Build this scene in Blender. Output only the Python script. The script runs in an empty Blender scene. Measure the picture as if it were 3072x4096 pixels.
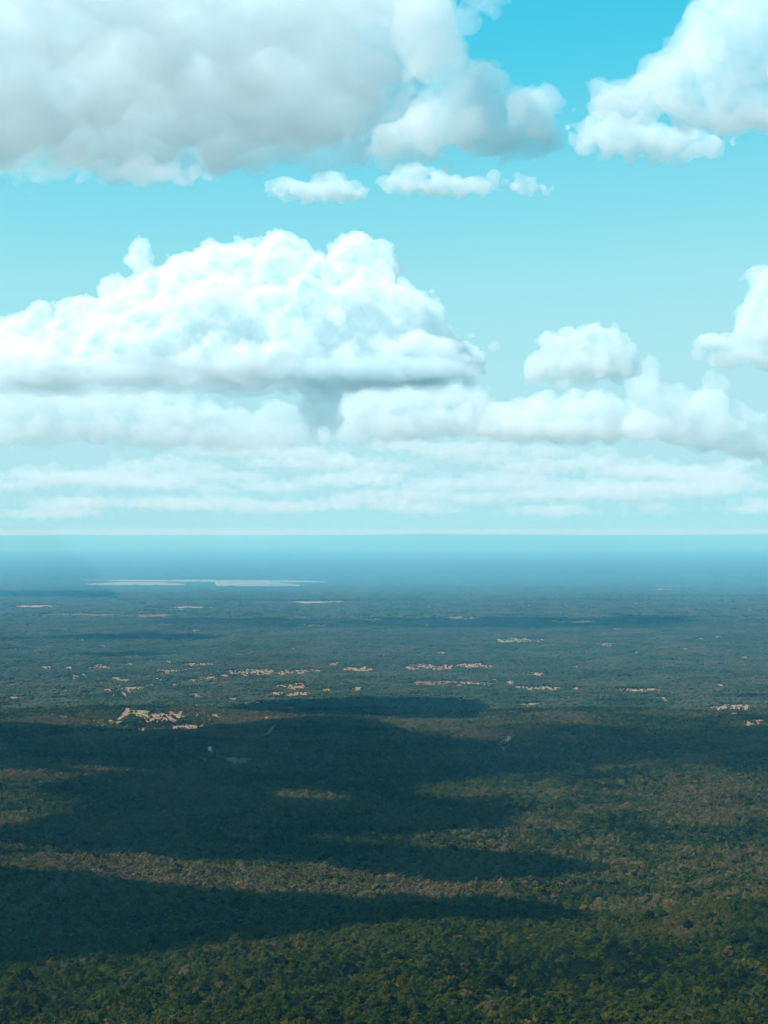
import bpy, math, random, time
import numpy as np
from mathutils import Vector

T0 = time.time()
sc = bpy.context.scene
rng = np.random.default_rng(7)
random.seed(7)
R = math.radians

# ------------------------------------------------------------------ camera
F_PX, HOR = 6000.0, 2125.0            # focal length and eye level in photo pixels (3072 x 4096)
CAM_H = 300.0
cam_d = bpy.data.cameras.new("camera")
cam = bpy.data.objects.new("camera", cam_d)
sc.collection.objects.link(cam)
cam_d.sensor_fit = 'VERTICAL'
cam_d.sensor_height = 36.0
cam_d.lens = 36.0 * F_PX / 4096.0
cam_d.shift_y = 0.0
PITCH = math.atan((HOR - 2048.0) / F_PX)
cam.location = (0, 0, CAM_H)
cam.rotation_euler = (math.pi / 2 + PITCH, 0, 0)
cam_d.clip_start = 1.0
cam_d.clip_end = 400000.0
sc.camera = cam

# ------------------------------------------------------------------ light
SUN_ELEV, SUN_AZ = R(46), R(-112)      # azimuth from +Y, negative = to the left (and a little behind)
SUN = np.array([math.cos(SUN_ELEV) * math.sin(SUN_AZ), math.cos(SUN_ELEV) * math.cos(SUN_AZ), math.sin(SUN_ELEV)])
world = bpy.data.worlds.new("World")
sc.world = world
world.use_nodes = True
wn = world.node_tree.nodes
wl = world.node_tree.links
wn.clear()
wo = wn.new("ShaderNodeOutputWorld")
wb = wn.new("ShaderNodeBackground")
sky = wn.new("ShaderNodeTexSky")
sky.sky_type = 'NISHITA'
sky.sun_disc = False
sky.sun_elevation = SUN_ELEV
sky.sun_rotation = SUN_AZ
sky.altitude = 300
sky.air_density = 0.5
sky.dust_density = 0.1
sky.ozone_density = 1.0
# below the horizon the sky goes on as it is at the horizon
geo_ = wn.new("ShaderNodeTexCoord"); sx_ = wn.new("ShaderNodeSeparateXYZ"); cxyz = wn.new("ShaderNodeCombineXYZ")
mz_ = wn.new("ShaderNodeMath"); mz_.operation = 'MAXIMUM'; mz_.inputs[1].default_value = 0.004
wl.new(geo_.outputs["Generated"], sx_.inputs[0])
wl.new(sx_.outputs[0], cxyz.inputs[0]); wl.new(sx_.outputs[1], cxyz.inputs[1]); wl.new(sx_.outputs[2], mz_.inputs[0]); wl.new(mz_.outputs[0], cxyz.inputs[2])
wl.new(cxyz.outputs[0], sky.inputs[0])
sep = wn.new("ShaderNodeSeparateColor")
com = wn.new("ShaderNodeCombineColor")
wl.new(sky.outputs[0], sep.inputs[0])
# the photograph's teal colour grade: a film response curve for each channel (sky value -> graded value)
SKY_CURVES = (((0, 0.0), (0.05, 0.015), (0.083, 0.061), (0.103, 0.145), (0.134, 0.26), (0.187, 0.37), (0.30, 0.435), (0.45, 0.425), (0.564, 0.39), (1, 0.35)),
              ((0, 0.0), (0.07, 0.36), (0.14, 0.565), (0.172, 0.63), (0.222, 0.71), (0.301, 0.76), (0.451, 0.76), (0.691, 0.755), (1, 0.755)),
              ((0, 0.0), (0.14, 0.60), (0.268, 0.78), (0.322, 0.80), (0.397, 0.815), (0.504, 0.835), (0.645, 0.83), (1, 0.815)))
SKY_STRENGTH = 0.12
for ch, pts in enumerate(SKY_CURVES):
    pre = wn.new("ShaderNodeMath"); pre.operation = 'MULTIPLY'; pre.inputs[1].default_value = 0.1
    fc = wn.new("ShaderNodeFloatCurve")
    cv = fc.mapping.curves[0]
    while len(cv.points) < len(pts):
        cv.points.new(0.5, 0.5)
    for p_, q_ in zip(cv.points, pts):
        p_.location = q_
    fc.mapping.update()
    ml = wn.new("ShaderNodeMath"); ml.operation = 'MULTIPLY'; ml.inputs[1].default_value = 0.77 / SKY_STRENGTH
    wl.new(sep.outputs[ch], pre.inputs[0]); wl.new(pre.outputs[0], fc.inputs[1]); wl.new(fc.outputs[0], ml.inputs[0]); wl.new(ml.outputs[0], com.inputs[ch])
wl.new(com.outputs[0], wb.inputs[0])
wb.inputs[1].default_value = SKY_STRENGTH
wl.new(wb.outputs[0], wo.inputs[0])

sun_d = bpy.data.lights.new("sun", 'SUN')
sun_d.energy = 5.0
sun_d.angle = R(0.53)
sun_d.color = (1.0, 0.955, 0.90)
sun = bpy.data.objects.new("sun", sun_d)
sc.collection.objects.link(sun)
sun.rotation_euler = Vector(tuple(SUN)).to_track_quat('Z', 'Y').to_euler()
sun.location = (0, 0, 3000)

vs = sc.view_settings
vs.view_transform = 'Standard'
vs.look = 'None'
vs.exposure = 0.45
vs.gamma = 1.0
vs.use_curve_mapping = False
cy = sc.cycles
cy.use_denoising = True
cy.max_bounces = 100
cy.diffuse_bounces = 2
cy.glossy_bounces = 1
cy.transmission_bounces = 2
cy.volume_bounces = 100
cy.transparent_max_bounces = 64
cy.use_adaptive_sampling = True
cy.adaptive_threshold = 0.03
cy.sample_clamp_indirect = 4.0

# ------------------------------------------------------------------ helpers
def ray(px, py):
    """world direction (y = 1) of a photo pixel"""
    cx, cyy = (px - 1536.0) / F_PX, (2048.0 - py) / F_PX
    c, s = math.cos(PITCH), math.sin(PITCH)
    y = c - cyy * s
    z = s + cyy * c
    return cx / y, z / y

def at(px, py, dist):
    """world point of a photo pixel at forward distance dist"""
    x, z = ray(px, py)
    return np.array([x * dist, dist, CAM_H + z * dist])

def smooth(a, b, x):
    t = np.clip((x - a) / (b - a), 0, 1)
    return t * t * (3 - 2 * t)

def hgt(x, y):
    """terrain height"""
    x = np.asarray(x, float); y = np.asarray(y, float)
    crest = 1015 + 45 * smooth(-260, 0, x) + 14 * np.sin(x / 47.0) + 8 * np.sin(x / 19.0 + 1)
    h0 = 14 + 12 * smooth(-260, 20, x) + 3 * np.sin(x / 60.0 + 2)
    drop = 110 + 260 * smooth(110, 320, x)
    hill = h0 + 0.11 * (crest - y) * (y < crest) + 150 * (np.clip((700 - y) / 700, 0, 1.5)) ** 2
    back = h0 * (1 - smooth(0, 1, (y - crest) / drop))
    h = np.where(y < crest, hill, back)
    w = smooth(1150, 1700, y)
    roll = 3.5 * np.sin(x / 140 + 0.7 + y / 420) * np.sin(y / 95 + x / 700) + 2.5 * np.sin(x / 75 - y / 160 + 2)
    h = h - 150 * smooth(1100, 6500, y) ** 0.8 - 330 * smooth(5500, 24000, y)     # the plain falls away from the foothills
    far = smooth(5000, 20000, y)
    h = h + roll * (0.35 + 0.65 * w) * (1 - far)
    h = h + far * 12 * (np.sin(x / 3100 + y / 2500) * np.sin(y / 1300) )
    t = x / np.maximum(y, 1.0)
    top = 505 + 70 * np.exp(-((t - 0.06) / 0.075) ** 2) + 50 * np.exp(-((t - 0.27) / 0.06) ** 2) + 22 * np.sin(t * 31 + 1) + 11 * np.sin(t * 83) + 6 * np.sin(t * 210 + 2)
    ridge = top * smooth(68000, 84000, y + 3500 * np.sin(t * 17))
    return h + ridge

_DS = np.concatenate([np.linspace(450, 3000, 1200), np.geomspace(3003, 100000, 1500)])
def ground_px(px, py):
    """where a photo pixel's line of sight meets the terrain"""
    x, z = ray(px, py)
    gap = CAM_H + z * _DS - hgt(x * _DS, _DS)
    k = int(np.argmax(gap < 0))
    t = gap[k - 1] / (gap[k - 1] - gap[k])
    d = _DS[k - 1] + (_DS[k] - _DS[k - 1]) * t
    return x * d, d

def mesh_obj(name, verts, faces, mat=None, parent=None, smooth_shade=False):
    me = bpy.data.meshes.new(name)
    verts = np.asarray(verts, np.float32)
    if isinstance(faces, np.ndarray):
        n, k = faces.shape
        me.vertices.add(len(verts)); me.vertices.foreach_set("co", verts.ravel())
        me.loops.add(n * k); me.loops.foreach_set("vertex_index", faces.astype(np.int32).ravel())
        me.polygons.add(n)
        me.polygons.foreach_set("loop_start", np.arange(0, n * k, k, dtype=np.int32))
        me.update(calc_edges=True)
    else:
        me.from_pydata([tuple(map(float, v)) for v in verts], [], faces)
        me.update()
    if smooth_shade:
        me.polygons.foreach_set("use_smooth", np.ones(len(me.polygons), bool))
    if mat:
        me.materials.append(mat)
    o = bpy.data.objects.new(name, me)
    sc.collection.objects.link(o)
    o.parent = parent
    return o

def tag(o, label=None, category=None, group=None, kind=None):
    for k, v in (("label", label), ("category", category), ("group", group), ("kind", kind)):
        if v:
            o[k] = v
    return o

class NT:
    """small node helper"""
    def __init__(self, name):
        self.m = bpy.data.materials.new(name)
        self.m.use_nodes = True
        self.n = self.m.node_tree.nodes
        self.l = self.m.node_tree.links
        self.n.clear()
        self.out = self.n.new("ShaderNodeOutputMaterial")
    def add(self, t, **kw):
        nd = self.n.new(t)
        for k, v in kw.items():
            if k.startswith("i_"):
                nd.inputs[k[2:].replace("_", " ")].default_value = v
            else:
                setattr(nd, k, v)
        return nd
    def ramp(self, fac, stops, interp='LINEAR'):
        r = self.n.new("ShaderNodeValToRGB")
        r.color_ramp.interpolation = interp
        e = r.color_ramp.elements
        while len(e) < len(stops):
            e.new(0.5)
        for el, (p, c) in zip(e, stops):
            el.position = p
            el.color = (*c, 1) if len(c) == 3 else c
        self.l.new(fac, r.inputs[0])
        return r.outputs[0]
    def mix(self, fac, a, b, blend='MIX'):
        m = self.n.new("ShaderNodeMix")
        m.data_type = 'RGBA'; m.blend_type = blend
        for sock, v in ((m.inputs[0], fac), (m.inputs[6], a), (m.inputs[7], b)):
            if isinstance(v, bpy.types.NodeSocket):
                self.l.new(v, sock)
            elif isinstance(v, (int, float)):
                sock.default_value = v
            else:
                sock.default_value = (*v, 1)
        return m.outputs[2]

def noise_fac(nt, scale, detail=3, rough=0.55, obj=False):
    tc = nt.add("ShaderNodeNewGeometry")
    no = nt.add("ShaderNodeTexNoise")
    no.inputs["Scale"].default_value = scale
    no.inputs["Detail"].default_value = detail
    no.inputs["Roughness"].default_value = rough
    nt.l.new(tc.outputs["Position"], no.inputs["Vector"])
    return no.outputs["Fac"]

# ------------------------------------------------------------------ materials
def mat_ground():
    nt = NT("ground_soil")
    f1 = noise_fac(nt, 0.004, 6)
    f2 = noise_fac(nt, 0.06, 4)
    c = nt.ramp(f1, [(0.3, (0.014, 0.018, 0.009)), (0.7, (0.034, 0.033, 0.020))])
    c = nt.mix(0.5, c, nt.ramp(f2, [(0.3, (0.010, 0.014, 0.008)), (0.7, (0.038, 0.036, 0.022))]))
    b = nt.add("ShaderNodeBsdfPrincipled", i_Roughness=1.0)
    b.inputs["Specular IOR Level"].default_value = 0.0
    nt.l.new(c, b.inputs["Base Color"])
    nt.l.new(b.outputs[0], nt.out.inputs[0])
    return nt.m

def mat_foliage(name, stops, var=0.5):
    nt = NT(name)
    oi = nt.add("ShaderNodeObjectInfo")
    f1 = noise_fac(nt, 0.011, 4, 0.6)
    f2 = noise_fac(nt, 1.1, 2, 0.6)
    m = nt.add("ShaderNodeMath", operation='MULTIPLY_ADD')
    nt.l.new(f1, m.inputs[0]); m.inputs[1].default_value = 1.3
    sub = nt.add("ShaderNodeMath", operation='MULTIPLY_ADD')
    nt.l.new(oi.outputs["Random"], sub.inputs[0]); sub.inputs[1].default_value = var; sub.inputs[2].default_value = -0.15 - var / 2
    nt.l.new(sub.outputs[0], m.inputs[2])
    c = nt.ramp(m.outputs[0], stops)
    v = nt.ramp(f2, [(0.25, (0.62, 0.62, 0.62)), (0.75, (1.3, 1.3, 1.25))])
    c = nt.mix(1.0, c, v, 'MULTIPLY')
    d = nt.add("ShaderNodeBsdfDiffuse"); t = nt.add("ShaderNodeBsdfTranslucent")
    nt.l.new(c, d.inputs[0]); nt.l.new(c, t.inputs[0])
    mx = nt.add("ShaderNodeMixShader"); mx.inputs[0].default_value = 0.12
    nt.l.new(d.outputs[0], mx.inputs[1]); nt.l.new(t.outputs[0], mx.inputs[2])
    nt.l.new(mx.outputs[0], nt.out.inputs[0])
    return nt.m

def mat_plain(name, col, rough=0.9, noise=None, spec=0.1):
    nt = NT(name)
    b = nt.add("ShaderNodeBsdfPrincipled", i_Roughness=rough)
    b.inputs["Specular IOR Level"].default_value = spec
    if noise:
        sc_, amt = noise
        f = noise_fac(nt, sc_, 5, 0.6)
        c = nt.ramp(f, [(0.25, tuple(v * (1 - amt) for v in col)), (0.75, tuple(min(1, v * (1 + amt)) for v in col))])
        nt.l.new(c, b.inputs["Base Color"])
    else:
        b.inputs["Base Color"].default_value = (*col, 1)
    nt.l.new(b.outputs[0], nt.out.inputs[0])
    return nt.m

def mat_cloud(name, density, aniso=0.0, col=(0.984, 0.998, 1.0)):
    nt = NT(name)
    v = nt.add("ShaderNodeVolumePrincipled")
    v.inputs["Color"].default_value = (*col, 1)
    v.inputs["Absorption Color"].default_value = (0, 0, 0, 1)
    v.inputs["Density"].default_value = density
    v.inputs["Anisotropy"].default_value = aniso
    nt.l.new(v.outputs[0], nt.out.inputs["Volume"])
    nt.m.volume_intersection_method = 'ACCURATE' if hasattr(nt.m, 'volume_intersection_method') else None
    return nt.m

# ------------------------------------------------------------------ ground
def build_ground():
    ys = [-2500, -1200, -400, 0, 150, 300]
    while ys[-1] < 112000:
        ys.append(ys[-1] * 1.0095 + 0.5)
    ys = np.array(ys)
    u = np.linspace(-1, 1, 181)
    half = 0.34 * np.maximum(ys, 0) + 1500
    X = u[None, :] * half[:, None]
    Y = np.repeat(ys[:, None], len(u), 1)
    Z = hgt(X, Y)
    V = np.stack([X, Y, Z], -1).reshape(-1, 3)
    n, m = X.shape
    i = np.arange(n - 1)[:, None] * m + np.arange(m - 1)[None, :]
    Fc = np.stack([i, i + 1, i + m + 1, i + m], -1).reshape(-1, 4)
    o = mesh_obj("ground", V, Fc, mat_ground(), smooth_shade=True)
    tag(o, kind="structure")
build_ground()

# ------------------------------------------------------------------ haze
def build_haze():
    nt = NT("haze_air")
    v = nt.add("ShaderNodeVolumePrincipled")
    v.inputs["Color"].default_value = (0.18, 0.66, 0.985, 1)
    v.inputs["Absorption Color"].default_value = (1.0, 0.96, 0.0, 1)
    v.inputs["Density"].default_value = 4.3e-5
    v.inputs["Anisotropy"].default_value = 0.1
    nt.l.new(v.outputs[0], nt.out.inputs["Volume"])
    x0, x1, y0, y1, z0, z1 = -42000, 42000, -3000, 115000, -580, 352
    V = [(x, y, z) for z in (z0, z1) for y in (y0, y1) for x in (x0, x1)]
    Fc = [(0, 2, 3, 1), (4, 5, 7, 6), (0, 1, 5, 4), (2, 6, 7, 3), (0, 4, 6, 2), (1, 3, 7, 5)]
    o = mesh_obj("haze", V, Fc, nt.m)
    tag(o, kind="stuff")
build_haze()

# ------------------------------------------------------------------ clouds
def make_worley(n=96, cells=6, seed=1):
    r = np.random.default_rng(seed)
    pts = r.random((cells, cells, cells, 3))
    g = (np.arange(n) + 0.5) / n * cells
    ci = np.floor(g).astype(int)
    best = np.full((n, n, n), 9.0, np.float32)
    for a in (-1, 0, 1):
        for b in (-1, 0, 1):
            for c in (-1, 0, 1):
                ia, ib, ic = (ci + a), (ci + b), (ci + c)
                P = pts[np.ix_(ia % cells, ib % cells, ic % cells)]
                dx = (P[..., 0] + ia[:, None, None] - g[:, None, None])
                dy = (P[..., 1] + ib[None, :, None] - g[None, :, None])
                dz = (P[..., 2] + ic[None, None, :] - g[None, None, :])
                np.minimum(best, (dx * dx + dy * dy + dz * dz).astype(np.float32), out=best)
    return 1.0 - np.clip(best, 0, 1.2)      # 1 at the middle of a bump

def make_value(n=64, seed=2):
    """tileable smooth noise, about -1..1"""
    r = np.random.default_rng(seed)
    a = np.fft.fftn(r.standard_normal((n, n, n)))
    k = np.fft.fftfreq(n) * n
    kk = np.sqrt(k[:, None, None] ** 2 + k[None, :, None] ** 2 + k[None, None, :] ** 2)
    a *= np.exp(-((kk - 5.0) / 2.5) ** 2)
    v = np.real(np.fft.ifftn(a))
    return (v / v.std() / 2.0).astype(np.float32)

WOR = make_worley()
VAL = make_value()

def tex3(tex, P):
    """trilinear sample of a tileable cube, P in units of the cube"""
    n = tex.shape[0]
    flat = tex.ravel()
    out = np.empty(len(P), np.float32)
    for s0 in range(0, len(P), 200000):
        q = P[s0:s0 + 200000].T * np.float32(n)
        i = np.floor(q)
        f = (q - i).astype(np.float32)
        i = i.astype(np.int32) % n
        j = i + 1
        j[j == n] = 0
        x0, x1, y0, y1, z0, z1 = i[0] * (n * n), j[0] * (n * n), i[1] * n, j[1] * n, i[2], j[2]
        fx, fy, fz = f
        def lx(a, b):
            k = a + b
            c0 = flat[x0 + k]
            return c0 + fx * (flat[x1 + k] - c0)
        a = lx(y0, z0); a += fy * (lx(y1, z0) - a)
        b = lx(y0, z1); b += fy * (lx(y1, z1) - b)
        out[s0:s0 + 200000] = a + fz * (b - a)
    return out

def surface_nets(f, org, h):
    """quads of the f = 0 surface of a grid"""
    neg = f < 0
    nx, ny, nz = f.shape
    cnt = np.zeros((nx - 1, ny - 1, nz - 1), np.int8)
    for a in (0, 1):
        for b in (0, 1):
            for c in (0, 1):
                cnt += neg[a:nx - 1 + a, b:ny - 1 + b, c:nz - 1 + c]
    act = (cnt > 0) & (cnt < 8)
    I = np.argwhere(act)
    idx = np.full(act.shape, -1, np.int32)
    idx[act] = np.arange(len(I))
    acc = np.zeros((len(I), 3), np.float32)
    num = np.zeros(len(I), np.float32)
    corners = [(a, b, c) for a in (0, 1) for b in (0, 1) for c in (0, 1)]
    val = {k: f[I[:, 0] + k[0], I[:, 1] + k[1], I[:, 2] + k[2]] for k in corners}
    for k in corners:
        for ax in range(3):
            if k[ax] == 0:
                k2 = tuple(1 if q == ax else k[q] for q in range(3))
                v0, v1 = val[k], val[k2]
                cr = (v0 < 0) != (v1 < 0)
                t = np.where(cr, v0 / np.where(cr, v0 - v1, 1), 0)
                for q in range(3):
                    acc[:, q] += np.where(cr, k[q] + (t if q == ax else 0), 0)
                num += cr
    V = (I + acc / num[:, None]) * h + org
    faces = []
    s0 = [slice(1, -1)] * 3
    for ax in range(3):
        b, c = (ax + 1) % 3, (ax + 2) % 3
        lo = [slice(None)] * 3; hi = [slice(None)] * 3
        lo[ax] = slice(0, -1); hi[ax] = slice(1, None)
        for q in (b, c):
            lo[q] = slice(1, -1); hi[q] = slice(1, -1)
        n0, n1 = neg[tuple(lo)], neg[tuple(hi)]
        E = np.argwhere(n0 != n1)
        sg = n0[tuple(E.T)]
        E[:, b] += 1; E[:, c] += 1
        def cell(db, dc):
            K = E.copy(); K[:, b] -= db; K[:, c] -= dc
            return idx[tuple(K.T)]
        q4 = np.stack([cell(1, 1), cell(0, 1), cell(0, 0), cell(1, 0)], -1)
        q4 = np.where(sg[:, None], q4, q4[:, ::-1])
        faces.append(q4)
    return V, np.concatenate(faces)

def cloud_mesh(puffs, h, k, amp, wl, base=None, seed=0, val_amp=0.0, oct_=4, gain=0.5, stretch=(1, 1, 1), base_rough=0.3, shell=None):
    """puffs: (centre xyz, radii xyz). A smooth union of ellipsoids, covered with billows of size wl and height amp."""
    C = np.array([p[0] for p in puffs], np.float32)
    Rr = np.array([p[1] for p in puffs], np.float32)
    pad = amp * 1.6 + 3 * h
    lo = (C - Rr).min(0) - pad
    hi = (C + Rr).max(0) + pad
    if base is not None:
        lo[2] = max(lo[2], base - 1.2 * pad)
    n = np.ceil((hi - lo) / h).astype(int) + 1
    ax = [lo[i] + np.arange(n[i], dtype=np.float32) * h for i in range(3)]
    S = np.full(tuple(n), 1e-12, np.float32)
    for c, r in zip(C, Rr):
        rm = r.min()
        ext = r * (1 + 6 * k / rm) + h
        sl = []
        for i in range(3):
            a = max(0, int((c[i] - ext[i] - lo[i]) / h)); b = min(n[i], int((c[i] + ext[i] - lo[i]) / h) + 2)
            sl.append(slice(a, b))
        if any(s.stop <= s.start for s in sl):
            continue
        q = np.sqrt(((ax[0][sl[0]] - c[0]) / r[0])[:, None, None] ** 2 + ((ax[1][sl[1]] - c[1]) / r[1])[None, :, None] ** 2 + ((ax[2][sl[2]] - c[2]) / r[2])[None, None, :] ** 2)
        S[tuple(sl)] += np.exp(np.minimum((1 - q) * rm / k, 60.0))
    f = -k * np.log(S)
    if base is not None:
        f = np.maximum(f, (base - ax[2])[None, None, :])
    # billows, only near the surface; points that the finer billows cannot reach drop out octave by octave
    octs = []
    a_, w_ = 1.0, wl
    for o_ in range(oct_):
        octs.append((a_, w_)); a_ *= gain; w_ *= 0.46
        if w_ < h * 1.6:
            break
    total = sum(q[0] for q in octs) * 0.62 + val_amp * 1.2
    I = np.argwhere(np.abs(f) < amp * total + 2 * h).astype(np.int32)
    fb = f[I[:, 0], I[:, 1], I[:, 2]]
    off = np.random.default_rng(seed).random(3).astype(np.float32) * 7
    inv = 1 / np.array(stretch, np.float32)
    lo32 = lo.astype(np.float32)
    def pos(J):
        return (J.astype(np.float32) * np.float32(h) + lo32) * inv
    Pc = pos(I)
    warp = tex3(VAL, Pc / np.float32(wl * 7.0) + off)
    if val_amp:
        fb = fb - amp * val_amp * warp
        total -= val_amp * 0.7
    for o_, (a_, w_) in enumerate(octs):
        Pq = Pc / np.float32(w_ * 6.0) + off * (o_ + 1)
        Pq[:, 0] += 0.035 * warp
        fb = fb - amp * a_ * (tex3(WOR, Pq) - 0.55)
        total -= a_ * 0.62
        f[I[:, 0], I[:, 1], I[:, 2]] = fb
        if o_ == 1 and shell:
            inner = -(f + shell)
        keep = np.abs(fb) < amp * max(total, 0) + 2 * h
        I, fb, Pc, warp = I[keep], fb[keep], Pc[keep], warp[keep]
    if base is not None:
        n_ = (h * np.arange(n[0], dtype=np.float32) + lo32[0]), (h * np.arange(n[1], dtype=np.float32) + lo32[1])
        q = np.stack(np.meshgrid(n_[0], n_[1], indexing='ij') + [np.zeros((n[0], n[1]), np.float32)], -1).reshape(-1, 3)
        wv = (tex3(VAL, q / np.float32(wl * 11) + off) + 0.45 * tex3(VAL, q / np.float32(wl * 4) + off)).reshape(n[0], n[1])
        f = np.maximum(f, (base + base_rough * amp * wv)[:, :, None] - ax[2][None, None, :])
    if shell:
        f = np.maximum(f, inner)       # clear air inside: the light comes through the vapour to the shaded side
    f[0] = f[-1] = 1; f[:, 0] = f[:, -1] = 1; f[:, :, 0] = f[:, :, -1] = 1
    return surface_nets(f, lo, h)

def pf(px, py, d, rx, rz=None, ry=None):
    """a puff given by photo pixel, distance (m) and pixel radii"""
    s = d / F_PX
    rz = rx if rz is None else rz
    return (at(px, py, d), (rx * s, (ry if ry else (rx + rz) / 2) * s, rz * s))

def cloud(name, label, puffs, h, k, amp, wl, density, group=None, tint=None, **kw):
    t = time.time()
    V, Fc = cloud_mesh(puffs, h, k, amp, wl, **kw)
    o = mesh_obj(name, V, Fc, mat_cloud(name + "_vapour", density, **({"col": tint} if tint else {})))
    if label:
        tag(o, label, "cloud", group)
    print("CLOUD", name, len(Fc) * 2, "tris", round(time.time() - t, 1), "s")
    return o

BASE = 1000.0
# the large towering cloud in the middle left
D = 7200
main = [pf(1110, 1052, D, 100), pf(1180, 1170, D - 100, 160), pf(1400, 1062, D + 200, 105), pf(1500, 1090, D + 250, 85),
        pf(940, 1165, D, 170), pf(830, 1110, D + 60, 70), pf(730, 1140, D - 150, 95), pf(620, 1215, D, 120), pf(560, 1085, D + 100, 30, 50),
        pf(520, 1290, D, 140), pf(350, 1350, D - 100, 140), pf(150, 1310, D, 66), pf(60, 1375, D, 80), pf(250, 1430, D, 200, 120),
        pf(900, 1330, D - 150, 330, 190), pf(650, 1400, D - 200, 300, 140), pf(1250, 1310, D - 200, 250, 180), pf(1500, 1280, D, 190, 140),
        pf(1620, 1300, D, 120, 100), pf(1720, 1320, D + 50, 66), pf(1790, 1385, D, 50, 34), pf(1600, 1420, D - 50, 220, 60),
        pf(1100, 1450, D - 100, 500, 100), pf(450, 1480, D - 100, 420, 100), pf(80, 1500, D, 200, 120), pf(-150, 1450, D, 200, 150),
        pf(1450, 1200, D + 100, 135)]
cloud("cumulus_cloud", "towering white cumulus cloud with cauliflower top, biggest of the middle sky", main,
      h=8.8, k=22, amp=58, wl=150, density=0.0125, base=BASE + 20, seed=3, val_amp=0.5, base_rough=0.8, gain=0.7, shell=32)
D = 7000
cloud("cloud_layer", "thin layer tinted pale blue as shade along the towering cloud's flat base",
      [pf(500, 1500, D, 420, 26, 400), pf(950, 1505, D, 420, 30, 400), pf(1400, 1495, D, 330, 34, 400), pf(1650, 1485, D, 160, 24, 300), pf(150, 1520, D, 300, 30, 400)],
      h=18, k=14, amp=40, wl=150, density=0.0022, seed=4, val_amp=0.5, tint=(0.88, 0.965, 0.99))  # added layer; the shade of the cloud base is put into its tint
cloud("shade_tinted_cloud", "blue-grey shade-tinted base and ragged plume hanging below the towering cloud's right half",
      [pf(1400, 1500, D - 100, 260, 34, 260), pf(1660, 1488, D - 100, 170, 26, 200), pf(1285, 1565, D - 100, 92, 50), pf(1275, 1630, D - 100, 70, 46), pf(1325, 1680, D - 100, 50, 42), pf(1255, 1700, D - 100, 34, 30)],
      h=10, k=12, amp=26, wl=75, density=0.0065, seed=8, val_amp=0.7, tint=(0.82, 0.95, 0.992))  # absorbing blue-grey tint paints the shaded base and plume, no rain
# the big grey-bottomed cloud at the top left
D = 1880
tl = [pf(250, 60, D, 700, 260, 700), pf(950, 100, D, 600, 260, 700), pf(1420, 90, D, 280, 190),
      pf(1280, 370, D + 50, 260, 120), pf(600, 400, D + 200, 650, 150), pf(200, 530, D + 250, 330, 80), pf(900, 520, D + 250, 350, 70), pf(-200, 400, D, 400, 200)]
cloud("cumulus_cloud", "huge soft white cloud with grey underside filling the top left corner", tl,
      h=5.6, k=16, amp=32, wl=70, density=0.010, seed=5, tint=(0.972, 0.997, 1.0), val_amp=0.7, gain=0.62, shell=55)
cloud("cumulus_cloud", "bright lumpy white lobe on the right side of the huge top left cloud",
      [pf(1700, 40, D - 200, 120, 110), pf(1740, 220, D - 190, 120, 100), pf(1880, 320, D - 180, 100, 75), pf(1980, 460, D - 160, 160, 85), pf(2110, 490, D - 160, 100, 75), pf(1640, 560, D - 160, 140, 60),
       pf(2050, 565, D - 160, 110, 45), pf(1810, 460, D - 180, 150, 90), pf(1560, 600, D - 160, 80, 30)],
      h=2.9, k=7, amp=15, wl=40, density=0.02, seed=6, val_amp=0.5, gain=0.6, shell=32)
# upper right corner
D = 2450
cloud("cumulus_cloud", "bright white cloud cut off by the top right corner",
      [pf(2990, 150, D, 230, 220), pf(2830, 330, D, 200, 130), pf(3060, 350, D, 240, 140), pf(2650, 385, D, 150, 55), pf(2530, 400, D, 80, 30),
       pf(3000, -20, D, 200, 150), pf(2920, 455, D, 130, 50), pf(3250, 200, D, 330, 330), pf(2720, 300, D, 110, 60)],
      h=4.2, k=12, amp=28, wl=66, density=0.013, seed=11, val_amp=0.5, shell=30)
D = 2750
cloud("fair_weather_cloud", "small ragged cloud just below the bright top right cloud",
      [pf(2430, 535, D, 90, 46), pf(2400, 500, D, 50, 22), pf(2470, 490, D, 60, 22), pf(2550, 565, D, 130, 42), pf(2690, 585, D, 110, 26),
       pf(2800, 588, D, 55, 14), pf(2590, 525, D, 40, 25), pf(2370, 560, D, 30, 18)],
      h=3.2, k=7, amp=15, wl=34, density=0.018, seed=12, val_amp=0.7)
D = 3000
small = "small clouds in the clear band"
cloud("fair_weather_cloud", "small puffy cloud left of centre in the clear blue band",
      [pf(1335, 735, D, 62, 40), pf(1230, 762, D, 80, 20), pf(1160, 742, D, 50, 14), pf(1400, 770, D, 46, 20), pf(1290, 770, D, 90, 18)],
      h=3.0, k=5, amp=11, wl=28, density=0.022, seed=13, val_amp=0.7, group=small)
cloud("fair_weather_cloud", "elongated double puff of cloud right of centre in the clear blue band",
      [pf(1660, 685, D, 56, 34), pf(1610, 722, D, 62, 30), pf(1785, 735, D, 90, 32), pf(1890, 748, D, 70, 22), pf(1970, 712, D, 20, 18), pf(1700, 750, D, 80, 16)],
      h=3.0, k=5, amp=11, wl=28, density=0.020, seed=14, val_amp=0.7, group=small)
cloud("fair_weather_cloud", "smallest wisp of cloud, right of the elongated double puff",
      [pf(2088, 738, D, 40, 16), pf(2135, 754, D, 36, 11)], h=2.6, k=4, amp=10, wl=24, density=0.02, seed=15, val_amp=0.7, group=small)
D = 2800
cloud("fair_weather_cloud", "low ragged puff hanging under the huge top left cloud",
      [pf(570, 665, D, 70, 34), pf(640, 690, D, 90, 22), pf(735, 708, D, 50, 10), pf(500, 690, D, 40, 18)],
      h=3.0, k=5, amp=12, wl=30, density=0.017, seed=16, val_amp=0.7, group=small)
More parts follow.
